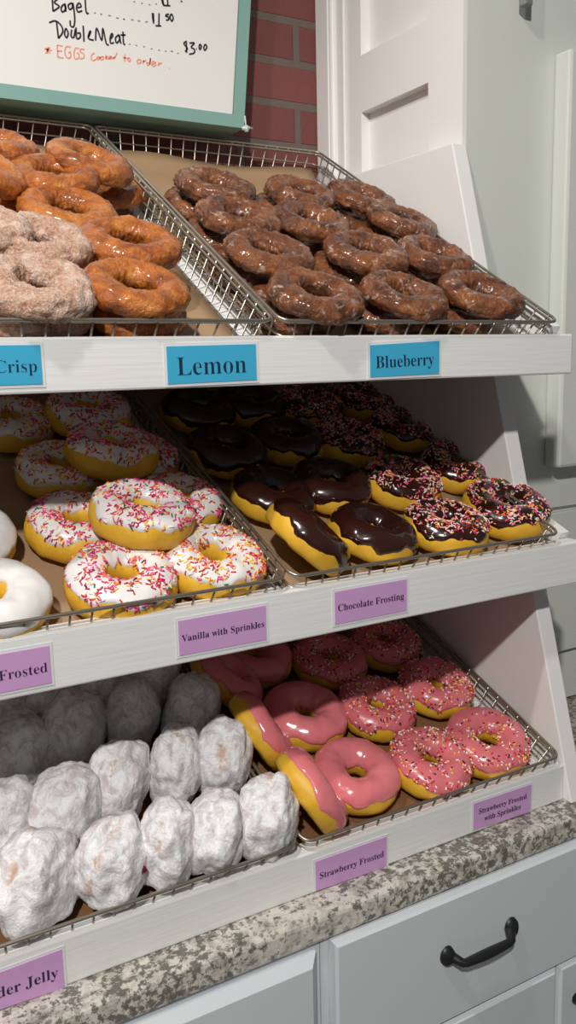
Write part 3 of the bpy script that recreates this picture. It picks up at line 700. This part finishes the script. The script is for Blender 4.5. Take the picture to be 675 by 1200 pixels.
TRAYS = [
    ('top', 0.339, 'wire tray holding the dark blueberry donuts on the top shelf', 'brown paper under the dark blueberry donuts', 'kraft'),
    ('top', 0.0335, 'wire tray holding the lemon and crisp donuts on the top shelf', 'brown paper under the lemon and crisp donuts', 'kraft'),
    ('mid', 0.339, 'wire tray holding the chocolate frosted donuts on the middle shelf', 'brown paper under the chocolate frosted donuts', 'kraft'),
    ('mid', 0.0335, 'wire tray holding the white frosted donuts on the middle shelf', 'brown paper under the white frosted donuts', 'kraft'),
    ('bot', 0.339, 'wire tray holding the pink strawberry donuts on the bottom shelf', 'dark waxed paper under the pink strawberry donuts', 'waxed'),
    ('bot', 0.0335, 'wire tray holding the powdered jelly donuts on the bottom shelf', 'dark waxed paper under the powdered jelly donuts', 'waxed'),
]
for i, (k, x0, lab, plab, pm) in enumerate(TRAYS):
    F = frame_of(k) @ Matrix.Translation((x0, 0.003, RIM_N))
    r = tag(empty('wire_tray', matrix=F), lab, 'tray', 'wire trays on the rack')
    inst('rim', TRAY[0], r); inst('rim_brace', TRAY[1], r); inst('wire_basket', TRAY[2], r)
    w = TW - 2 * INS - 0.010; l = TL - 2 * INS - 0.006
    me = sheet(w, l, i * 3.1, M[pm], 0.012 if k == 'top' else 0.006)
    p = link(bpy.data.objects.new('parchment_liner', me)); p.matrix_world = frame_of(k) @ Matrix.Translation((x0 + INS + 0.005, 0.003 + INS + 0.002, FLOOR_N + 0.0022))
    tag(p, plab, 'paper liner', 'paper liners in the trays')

# ------------------------------------------------------------------ donut shapes
PI2 = 2 * math.pi


def ring_point(th, ph, R, r, zs, lump, seed, off=0.0):
    ct, st = math.cos(th), math.sin(th)
    d = Vector((ct, st, 0)) * 1.3 + Vector((0, 0, 1)) * math.sin(ph) * 0.8 + Vector((ct, st, 0)) * math.cos(ph) * 0.5
    k = 1 + lump * noise.noise(d * 1.4 + Vector((seed, seed * 2, 0))) + lump * 0.4 * noise.noise(d * 4.0 + Vector((seed, 0, seed)))
    rr = r * k + off
    Rm = R * (1 + 0.35 * lump * noise.noise(Vector((ct * 0.8, st * 0.8, seed))))
    z = rr * math.sin(ph) * zs
    if math.sin(ph) < -0.55: z = -0.55 * rr * zs + (z + 0.55 * rr * zs) * 0.35
    return Vector(((Rm + rr * math.cos(ph)) * ct, (Rm + rr * math.cos(ph)) * st, z))


def ring_mesh(name, R, r, zs, lump, seed, mat, nu=72, nv=32, crack=0.0):
    b = MB(); vs = []
    zmin = 1
    for i in range(nu):
        th = PI2 * i / nu
        for j in range(nv):
            ph = PI2 * j / nv
            off = 0
            if crack:
                c = math.exp(-((ph - 1.9 - 0.35 * noise.noise(Vector((math.cos(th) * 2, math.sin(th) * 2, seed + 4)))) / 0.22) ** 2)
                off = -crack * c + 0.0013 * noise.noise(Vector((math.cos(th) * 9, math.sin(th) * 9, ph * 3 + seed)))
                off += 0.0012 * noise.noise(Vector((math.cos(th) * 22, math.sin(th) * 22, ph * 8 + seed)))
            p = ring_point(th, ph, R, r, zs, lump, seed, off); vs.append(p); zmin = min(zmin, p.z)
    fs = [(i * nv + j, ((i + 1) % nu) * nv + j, ((i + 1) % nu) * nv + (j + 1) % nv, i * nv + (j + 1) % nv) for i in range(nu) for j in range(nv)]
    b.add([(p.x, p.y, p.z - zmin) for p in vs], fs, True)
    return b.mesh(name, mat), -zmin


YR, Yr, YZ = 0.0262, 0.0158, 1.06


def icing_edge(th, seed, base, amp):
    c, s = math.cos(th), math.sin(th)
    return base + amp * noise.noise(Vector((c * 1.6, s * 1.6, seed + 9))) + amp * 0.45 * noise.noise(Vector((c * 5, s * 5, seed + 3)))


def frosted_set(seed, mat, base, amp, lump=0.10, pal=None, count=0, slen=0.0044, srad=0.00062, keep=None, inner=2.62):
    dough, lift = ring_mesh('dough', YR, Yr, YZ, lump, seed, M['dough'], 64, 28)
    nu, nv = 72, 22
    T = 0.0015
    vs = []
    for i in range(nu):
        th = PI2 * i / nu
        p0 = icing_edge(th, seed, base, amp); p1 = inner + 0.35 * noise.noise(Vector((math.cos(th) * 2, math.sin(th) * 2, seed - 3)))
        for j in range(nv + 1):
            ph = p0 + (p1 - p0) * j / nv
            e = min(j, nv - j) / nv
            off = -0.0006 if e == 0 else T * min(1.0, (e / 0.10)) ** 0.5
            q = ring_point(th, ph, YR, Yr, YZ, lump, seed, off); vs.append((q.x, q.y, q.z + lift))
    fs = [(i * (nv + 1) + j, ((i + 1) % nu) * (nv + 1) + j, ((i + 1) % nu) * (nv + 1) + j + 1, i * (nv + 1) + j + 1) for i in range(nu) for j in range(nv)]
    b = MB(); b.add(vs, fs, True)
    ic = b.mesh('icing', mat)
    spr = None
    if count:
        rng = random.Random(seed * 13 + 5)
        b = MB(); names = list(pal.keys()); wts = list(pal.values()); done = 0; tries = 0
        while done < count and tries < count * 30:
            tries += 1
            th = rng.uniform(0, PI2); p0 = icing_edge(th, seed, base, amp)
            ph = rng.uniform(p0 + 0.12, inner - 0.07)
            if rng.random() > (YR + Yr * math.cos(ph)) / (YR + Yr): continue
            if 0.5 + noise.noise(Vector((math.cos(th) * 2.2, math.sin(th) * 2.2, ph * 1.4 + seed))) * 1.1 < rng.random() * 0.9: continue
            if keep and not keep(th, ph): continue
            off = T + srad * 0.55
            c = ring_point(th, ph, YR, Yr, YZ, lump, seed, off)
            e1 = (ring_point(th + 0.02, ph, YR, Yr, YZ, lump, seed, off) - c).normalized()
            e2 = (ring_point(th, ph + 0.02, YR, Yr, YZ, lump, seed, off) - c).normalized()
            nn = e1.cross(e2).normalized(); a = rng.uniform(0, PI2)
            d = e1 * math.cos(a) + e2 * math.sin(a) + nn * rng.uniform(-0.12, 0.25)
            d.normalize(); w = d.cross(nn).normalized(); u = w.cross(d)
            c.z += lift
            L = slen * rng.uniform(0.7, 1.1) / 2; seg = 5
            rings = []
            for s_, rr in ((-1, 0.45), (-0.8, 1), (0.8, 1), (1, 0.45)):
                rings += [c + d * (L * s_) + (w * math.cos(PI2 * k / seg) + u * math.sin(PI2 * k / seg)) * srad * rr for k in range(seg)]
            b.cur = rng.choices(range(len(names)), wts)[0]
            b.add(rings, [(m * seg + k, m * seg + (k + 1) % seg, (m + 1) * seg + (k + 1) % seg, (m + 1) * seg + k) for m in range(3) for k in range(seg)] + [tuple(range(seg)), tuple(range(4 * seg - 1, 3 * seg - 1, -1))], True)
            done += 1
        spr = b.mesh('sprinkles', [SPR[n_] for n_ in names])
    return dough, ic, spr, lift


def place(k, x, s, n, rx, ry, rz, sc, half):
    """matrix of a donut whose middle sits at (x, s, n) in its tray's own frame"""
    R_ = Matrix.Rotation(math.radians(ry), 4, 'Y') @ Matrix.Rotation(math.radians(rx), 4, 'X') @ Matrix.Rotation(math.radians(rz), 4, 'Z')
    return frame_of(k) @ Matrix.Translation((x, s, n)) @ R_ @ Matrix.Scale(sc, 4) @ Matrix.Translation((0, 0, -half))


def frosted(rows, k, sets, name, cat, group):
    for i, (x, s, n, rx, ry, rz, sc, lab) in enumerate(rows):
        dough, ic, spr, lift = sets[i % len(sets)]
        r = tag(empty(name, matrix=place(k, x, s, n, rx, ry, rz, sc, lift * 0.98)), lab, cat, group)
        inst('dough', dough, r); inst('icing', ic, r)
        if spr:
            o = inst('sprinkles', spr, r); o['kind'] = 'stuff'


def solid(rows, k, meshes, name, group):
    for i, (x, s, n, rx, ry, rz, sc, lab) in enumerate(rows):
        me, lift = meshes[i % len(meshes)]
        o = link(bpy.data.objects.new(name, me))
        o.matrix_world = place(k, x, s, n, rx, ry, rz, sc, lift)
        tag(o, lab, 'donut', group)


# cake donuts on the top shelf
BM = [ring_mesh('blueberry_donut', 0.0282, 0.0134, 0.80, 0.19, 1.3 + i * 5.1, M['blueberry'], 96, 40, 0.0022) for i in range(4)]
solid(BLUEBERRY, 'top', BM, 'blueberry_donut', 'glazed blueberry donuts, upper layer')
rng = random.Random(3)
for i, (x, s, n, rx, ry, rz, sc, lab) in enumerate(BLUEBERRY):
    row = ['front', 'second', 'third', 'back'][i // 3]; pos = ['left', 'middle', 'right'][i % 3]
    me, lift = BM[(i + 1) % 4]
    o = link(bpy.data.objects.new('blueberry_donut', me))
    o.matrix_world = place('top', x + rng.uniform(-0.005, 0.005) - 0.004, max(s + 0.012 + rng.uniform(-0.003, 0.003), 0.058), -0.0075, 0, 0, rng.uniform(0, 360), 0.97, lift)
    tag(o, 'glazed blueberry donut in the lower layer, under the %s donut of the %s row' % (pos, row), 'donut', 'glazed blueberry donuts, lower layer')
LM = [ring_mesh('lemon_donut', 0.0284, 0.0130, 0.86, 0.13, 31.7 + i * 4.3, M['lemon'], 96, 40, 0.0012) for i in range(3)]
solid(LEMON + LEMON_UNDER, 'top', LM, 'lemon_donut', 'glazed lemon donuts')
CM = [ring_mesh('crisp_donut', 0.0272, 0.0146, 0.80, 0.17, 55.7 + i * 4.3, M['crisp'], 110, 48, 0.0026) for i in range(2)]
solid(CRISP, 'top', CM, 'crisp_donut', 'sugar-crusted crisp donuts')

# frosted donuts on the middle shelf
P_VAN = dict(pink=5, magenta=4, red=2.5, orange=2, yellow=2, white=1.5, green=1.4, dark=0.8, lightpink=2)
P_VAN2 = dict(pink=3, magenta=2, red=2.5, orange=4, yellow=5, white=1.5, green=0.8, dark=0.3, lightpink=2)
P_CHO = dict(white=4, lightpink=4, pink=3.5, orange=3, peach=3, yellow=1.6, green=1, red=2, magenta=2)
P_STR = dict(white=4, yellow=2, orange=2, magenta=3, dark=2.4, red=2, lightpink=2)
VS = [frosted_set(2.1, M['white_icing'], 0.42, 0.55, pal=P_VAN, count=527), frosted_set(7.4, M['white_icing'], 0.42, 0.5, pal=P_VAN2, count=550),
      frosted_set(12.9, M['white_icing'], 0.38, 0.5, pal=P_VAN, count=573), frosted_set(17.3, M['white_icing'], 0.42, 0.5, pal=P_VAN, count=527)]
frosted(VANILLA, 'mid', VS, 'vanilla_sprinkle_donut', 'donut', 'white frosted sprinkle donuts')
frosted(PLAIN_VANILLA, 'mid', [frosted_set(41.3, M['white_icing'], 0.1, 0.3)], 'vanilla_frosted_donut', 'donut', 'plain white frosted donuts')
CS = [frosted_set(22.2, M['choc_icing'], 0.22, 0.6, inner=3.0), frosted_set(27.8, M['choc_icing'], 0.2, 0.6, inner=3.0), frosted_set(33.1, M['choc_icing'], 0.28, 0.5, inner=3.0)]
frosted(CHOC, 'mid', CS, 'chocolate_frosted_donut', 'donut', 'plain chocolate frosted donuts')
CSS = [frosted_set(44.2, M['choc_icing'], 0.36, 0.5, inner=3.0, pal=P_CHO, count=596, slen=0.0036, srad=0.0006), frosted_set(49.8, M['choc_icing'], 0.36, 0.5, inner=3.0, pal=P_CHO, count=619, slen=0.0036, srad=0.0006), frosted_set(52.3, M['choc_icing'], 0.34, 0.5, inner=3.0, pal=P_CHO, count=596, slen=0.0036, srad=0.0006)]
frosted(CHOC_SPRINKLE, 'mid', CSS, 'chocolate_sprinkle_donut', 'donut', 'sprinkled chocolate donuts')

# strawberry donuts on the bottom shelf
SS = [frosted_set(61.2, M['pink_icing'], 0.14, 0.55, inner=3.0), frosted_set(64.8, M['pink_icing'], 0.16, 0.6, inner=3.0), frosted_set(68.8, M['pink_icing'], 0.14, 0.5, inner=3.0)]
frosted(STRAWBERRY, 'bot', SS, 'strawberry_frosted_donut', 'donut', 'plain pink strawberry donuts')
half_bare = lambda th, ph: not (ph < 1.5 and math.cos(th + 0.6) > 0.2)
SSS = [frosted_set(71.2, M['pink_icing_matte'], 0.2, 0.5, inner=3.0, pal=P_STR, count=436, slen=0.0028, srad=0.00072), frosted_set(75.5, M['pink_icing_matte'], 0.2, 0.5, inner=3.0, pal=P_STR, count=298, slen=0.0028, srad=0.00072, keep=half_bare),
       frosted_set(79.9, M['pink_icing_matte'], 0.2, 0.5, inner=3.0, pal=P_STR, count=413, slen=0.0028, srad=0.00072)]
frosted(STRAWBERRY_SPRINKLE, 'bot', SSS, 'strawberry_sprinkle_donut', 'donut', 'sprinkled pink strawberry donuts')


# powdered jelly donuts standing on edge
def jelly_mesh(seed):
    nu, nv = 96, 56; Rr, Hh = 0.0362, 0.0250
    b = MB(); vs = []
    for j in range(nv + 1):
        ph = -math.pi / 2 + math.pi * j / nv
        for i in range(nu):
            th = PI2 * i / nu
            c, s = math.cos(ph), math.sin(ph)
            ex = 0.78
            x = math.copysign(abs(c) ** ex, c) * Rr; z = math.copysign(abs(s) ** 0.95, s) * Hh
            d = Vector((c * math.cos(th), c * math.sin(th), s))
            k = 1 + 0.15 * noise.noise(d * 1.5 + Vector((seed, 0, 0))) + 0.07 * noise.noise(d * 3.6 + Vector((0, seed, 0))) + 0.024 * noise.noise(d * 10 + Vector((0, 0, seed))) + 0.014 * noise.noise(d * 26 + Vector((seed, 0, seed)))
            seam = 0.0014 * math.exp(-(s / 0.12) ** 2)
            vs.append(((x * k - seam) * math.cos(th), (x * k - seam) * math.sin(th), z * k))
    fs = [(j * nu + i, j * nu + (i + 1) % nu, (j + 1) * nu + (i + 1) % nu, (j + 1) * nu + i) for j in range(nv) for i in range(nu)]
    b.add(vs, fs, True)
    me = b.mesh('powdered_jelly_donut', M['powder'])
    bm = bmesh.new(); bm.from_mesh(me); bmesh.ops.remove_doubles(bm, verts=bm.verts, dist=1e-6); bm.to_mesh(me); bm.free()
    return me


JM = [jelly_mesh(3.3 + 6.7 * i) for i in range(5)]


def jelly_blob(r, w):
    b = MB(); nu = 12; vs = []; 
    for j in range(7):
        ph = -math.pi / 2 + math.pi * j / 6
        for i in range(nu):
            th = PI2 * i / nu
            vs.append((r * math.cos(ph) * math.cos(th) * (1 + 0.3 * math.sin(3 * th)), w * math.cos(ph) * math.sin(th), r * 1.5 * math.sin(ph)))
    b.add(vs, [(j * nu + i, j * nu + (i + 1) % nu, (j + 1) * nu + (i + 1) % nu, (j + 1) * nu + i) for j in range(6) for i in range(nu)], True)
    return b.mesh('jelly_filling', M['jelly'])


for i, (x, s, n, lean, roll, az, sc, lab, spot) in enumerate(JELLY):
    az -= 10
    # local z is the axis of the disc; it lies along the shelf, turned a little towards the front
    Rm = Matrix.Rotation(math.radians(az), 4, 'Z') @ Matrix.Rotation(math.radians(90 - roll), 4, 'Y') @ Matrix.Rotation(math.radians(47 * i), 4, 'Z')
    o = link(bpy.data.objects.new('powdered_jelly_donut', JM[i % 5]))
    o.matrix_world = frame_of('bot') @ Matrix.Translation((x, s, n)) @ Rm @ Matrix.Scale(sc, 4)
    tag(o, lab, 'donut', 'powdered jelly donuts')
    if spot:
        bpy.context.view_layer.update()
        Wi = o.matrix_world.inverted()
        C0 = o.matrix_world.translation
        d = (Wi @ (C0 + Vector((0.85, -0.5, 0.12) if spot == 1 else (0.55, -0.83, 0.02)) * 0.1))
        ok, loc, nrm, _ = o.ray_cast(d, -d.normalized())
        j = inst('jelly_filling', jelly_blob(0.0028 if spot == 1 else 0.0032, 0.0024), o); j.location = loc - nrm * 0.0018
        tag(j, 'dark red jelly oozing from the edge')

# ------------------------------------------------------------------ price cards on the shelf lips


def lettering(text, x0, x1, z_base, y, slope, mat, parent, name='lettering', weight=-0.011):
    adv = [GLYPHS[c][0] / 1000 if c != ' ' else 0.19 for c in text]
    W = sum(adv); sc = (x1 - x0) / W
    c = bpy.data.curves.new(name, 'CURVE'); c.dimensions = '2D'; c.fill_mode = 'BOTH'; c.extrude = 0.0001 / sc; c.offset = weight
    x = 0
    for ch, a in zip(text, adv):
        if ch != ' ':
            for poly in GLYPHS[ch][1]:
                sp_ = c.splines.new('POLY'); m = len(poly) // 2; sp_.points.add(m - 1); sp_.use_cyclic_u = True
                for q in range(m): sp_.points[q].co = (x + poly[2 * q] / 1000, poly[2 * q + 1] / 1000, 0, 1)
        x += a
    o = link(bpy.data.objects.new(name, c))
    bpy.context.view_layer.update()
    me = bpy.data.meshes.new_from_object(o.evaluated_get(bpy.context.evaluated_depsgraph_get()))
    bpy.data.objects.remove(o); bpy.data.curves.remove(c)
    me.name = name; me.materials.clear(); me.materials.append(mat)
    o = link(bpy.data.objects.new(name, me)); o.parent = parent
    o.matrix_world = Matrix.Translation((x0, y, z_base)) @ Matrix.Rotation(-math.atan(slope), 4, 'Y') @ Matrix.Rotation(math.radians(90), 4, 'X') @ Matrix.Scale(sc, 4)
    return o


def card(key, k, lines, color, label):
    x0, x1, za, zb, zc, zd = CARDS[key]
    y0 = SHELF[k][0]
    slope = ((zc + zd) - (za + zb)) / 2 / (x1 - x0)
    r = tag(empty('flavor_card', ((x0 + x1) / 2, y0, (zb + zd) / 2)), label, 'flavor card', 'flavor cards on the shelf edges')
    iv = Matrix.Translation(-r.location)
    def quad(nm, mg, ya, yb, mat, mgb=None):
        mgb = mg if mgb is None else mgb
        b = MB(); vs = [(x0 - mg, zb - mgb), (x1 + mg, zd - mgb), (x1 + mg, zc + mg), (x0 - mg, za + mg)]
        b.prism(vs, 1, ya, yb)
        o = b.build(nm, mat, r); o.matrix_parent_inverse = iv; return o
    quad('laminate', 0.0022, y0 - 0.0005, y0 - 0.0001, M['laminate'], 0.0004 if k == 'bot' else 0.0022)
    quad('card', 0.0, y0 - 0.0010, y0 - 0.0005, M[color])
    for (txt, fa, fb, fz, w) in lines:
        o = lettering(txt, x0 + (x1 - x0) * fa, x0 + (x1 - x0) * fb, (zb + (za - zb) * fz) + slope * (x1 - x0) * fa, y0 - 0.00112, slope, M['print_navy' if color == 'card_blue' else 'print_plum'], r, weight=w)


bpy.context.view_layer.update()
card('Lemon', 'top', [('Lemon', 0.095, 0.89, 0.22, -0.0105)], 'card_blue', 'blue flavor card reading Lemon in the middle of the top shelf edge')
card('Blueberry', 'top', [('Blueberry', 0.07, 0.92, 0.27, -0.008)], 'card_blue', 'blue flavor card reading Blueberry on the top shelf edge')
card('Crisp', 'top', [('Crisp', 0.475, 0.955, 0.32, -0.0105)], 'card_blue', 'blue flavor card reading Crisp, cut by the left picture edge')
card('Vanilla with Sprinkles', 'mid', [('Vanilla with Sprinkles', 0.03, 0.98, 0.39, -0.0042)], 'card_purple', 'purple flavor card reading Vanilla with Sprinkles on the middle shelf edge')
card('Chocolate Frosting', 'mid', [('Chocolate Frosting', 0.036, 0.96, 0.39, -0.0042)], 'card_purple', 'purple flavor card reading Chocolate Frosting on the middle shelf edge')
card('Frosted', 'mid', [('Frosted', 0.40, 0.967, 0.32, -0.0085)], 'card_purple', 'purple flavor card reading Frosted, cut by the left picture edge')
card('Strawberry Frosted', 'bot', [('Strawberry Frosted', 0.045, 0.96, 0.37, -0.0042)], 'card_purple', 'purple flavor card reading Strawberry Frosted in one line on the bottom shelf edge')
card('Strawberry Frosted/with Sprinkles', 'bot', [('Strawberry Frosted', 0.08, 0.92, 0.55, -0.0034), ('with Sprinkles', 0.18, 0.82, 0.22, -0.0034)], 'card_purple', 'small purple two-line flavor card reading Strawberry Frosted with Sprinkles')
card('Powder Jelly', 'bot', [('der Jelly', 0.40, 0.95, 0.31, -0.0046)], 'card_purple', 'purple flavor card ending in Jelly at the bottom left of the rack')

# ------------------------------------------------------------------ menu board on the brick wall
wb = tag(empty('menu_whiteboard', (0.1, 1.04, 1.9)), 'white menu board in a teal wooden frame hanging on the brick wall', 'whiteboard')
wiv = Matrix.Translation(-wb.location)


def wpart(nm, b, mat, bevel=0):
    o = b.build(nm, mat, wb, bevel=bevel); o.matrix_parent_inverse = wiv; return o


BX0, BX1, BZ0, BZ1 = -0.45, 0.5165, 1.634, 2.20
FWD = 0.0145
b = MB()
b.box(BX0, BX1, 0.985, 1.0405, BZ0, BZ0 + FWD); b.box(BX0, BX1, 0.985, 1.0405, BZ1 - FWD, BZ1)
b.box(BX0, BX0 + FWD, 0.985, 1.0405, BZ0 + FWD, BZ1 - FWD); b.box(BX1 - FWD, BX1, 0.985, 1.0405, BZ0 + FWD, BZ1 - FWD)
# a slight lean of the right edge, as hung
b.v = [(x + (0.10 * (z - BZ0) if x > 0.4 else 0), y, z) for x, y, z in b.v]
wpart('frame', b, M['teal'])
b = MB(); b.box(BX0 + FWD, BX1 - FWD - 0.001, 0.987, 1.035, BZ0 + FWD, BZ1 - FWD)
b.v = [(x + (0.10 * (z - BZ0) if x > 0.4 else 0), y, z) for x, y, z in b.v]
wpart('writing_surface', b, M['board'])


def ink(strokes, w, yy):
    b = MB()
    for st in strokes:
        # smooth the polyline a little
        P = [Vector((p[0], 0, p[1])) for p in st]
        if len(P) > 2:
            Q = []
            for i in range(len(P) - 1):
                p0 = P[max(i - 1, 0)]; p1 = P[i]; p2 = P[i + 1]; p3 = P[min(i + 2, len(P) - 1)]
                for s in range(5):
                    u = s / 5
                    Q.append(0.5 * ((2 * p1) + (p2 - p0) * u + (2 * p0 - 5 * p1 + 4 * p2 - p3) * u * u + (3 * p1 - p0 - 3 * p2 + p3) * u ** 3))
            Q.append(P[-1]); P = Q
        n = len(P); L = []
        for i, p in enumerate(P):
            d = P[min(i + 1, n - 1)] - P[max(i - 1, 0)]
            if d.length < 1e-9: d = Vector((1, 0, 0))
            d.normalize(); nr = Vector((-d.z, 0, d.x)) * w / 2
            L.append((p + nr, p - nr))
        vs = []
        for a_, c_ in L:
            for q in (a_, c_): vs += [(q.x, yy, q.z), (q.x, yy + 0.0004, q.z)]
        fs = []
        for i in range(n - 1):
            o_ = i * 4; m = o_ + 4
            fs += [(o_, o_ + 2, m + 2, m), (o_ + 1, m + 1, m + 3, o_ + 3), (o_, m, m + 1, o_ + 1), (o_ + 2, o_ + 3, m + 3, m + 2)]
        fs += [(0, 1, 3, 2), (n * 4 - 4, n * 4 - 2, n * 4 - 1, n * 4 - 3)]
        b.add(vs, fs)
    return b


for lo, hi in ((0, 6), (6, 18), (18, 24), (24, 30), (30, 99)):
    wpart('black_lettering', ink(INK_BLACK[lo:hi], 0.0018, 0.9867), M['ink_black'])
wpart('dotted_lettering', ink(INK_DASH, 0.0011, 0.9867), M['ink_grey'])
wpart('orange_lettering', ink(INK_ORANGE, 0.0014, 0.9867), M['ink_orange'])
cx = BX1 + 0.001
b = MB(); b.tube([(cx, 0.984, BZ0 + 0.014), (cx + 0.001, 0.984, BZ0 + 0.003), (cx + 0.010, 0.984, BZ0 + 0.0005)], 0.0012, 6)
b.tube([(cx + 0.001, 0.984, BZ0 + 0.003), (cx + 0.002, 0.984, BZ0 - 0.004)], 0.0028, 8); b.tube([(cx - 0.004, 0.984, BZ0 - 0.001), (cx + 0.006, 0.984, BZ0 + 0.001)], 0.0022, 8)
tag(wpart('corner_clip', b, M['clip']), 'small clear plastic clip on the lower corner')
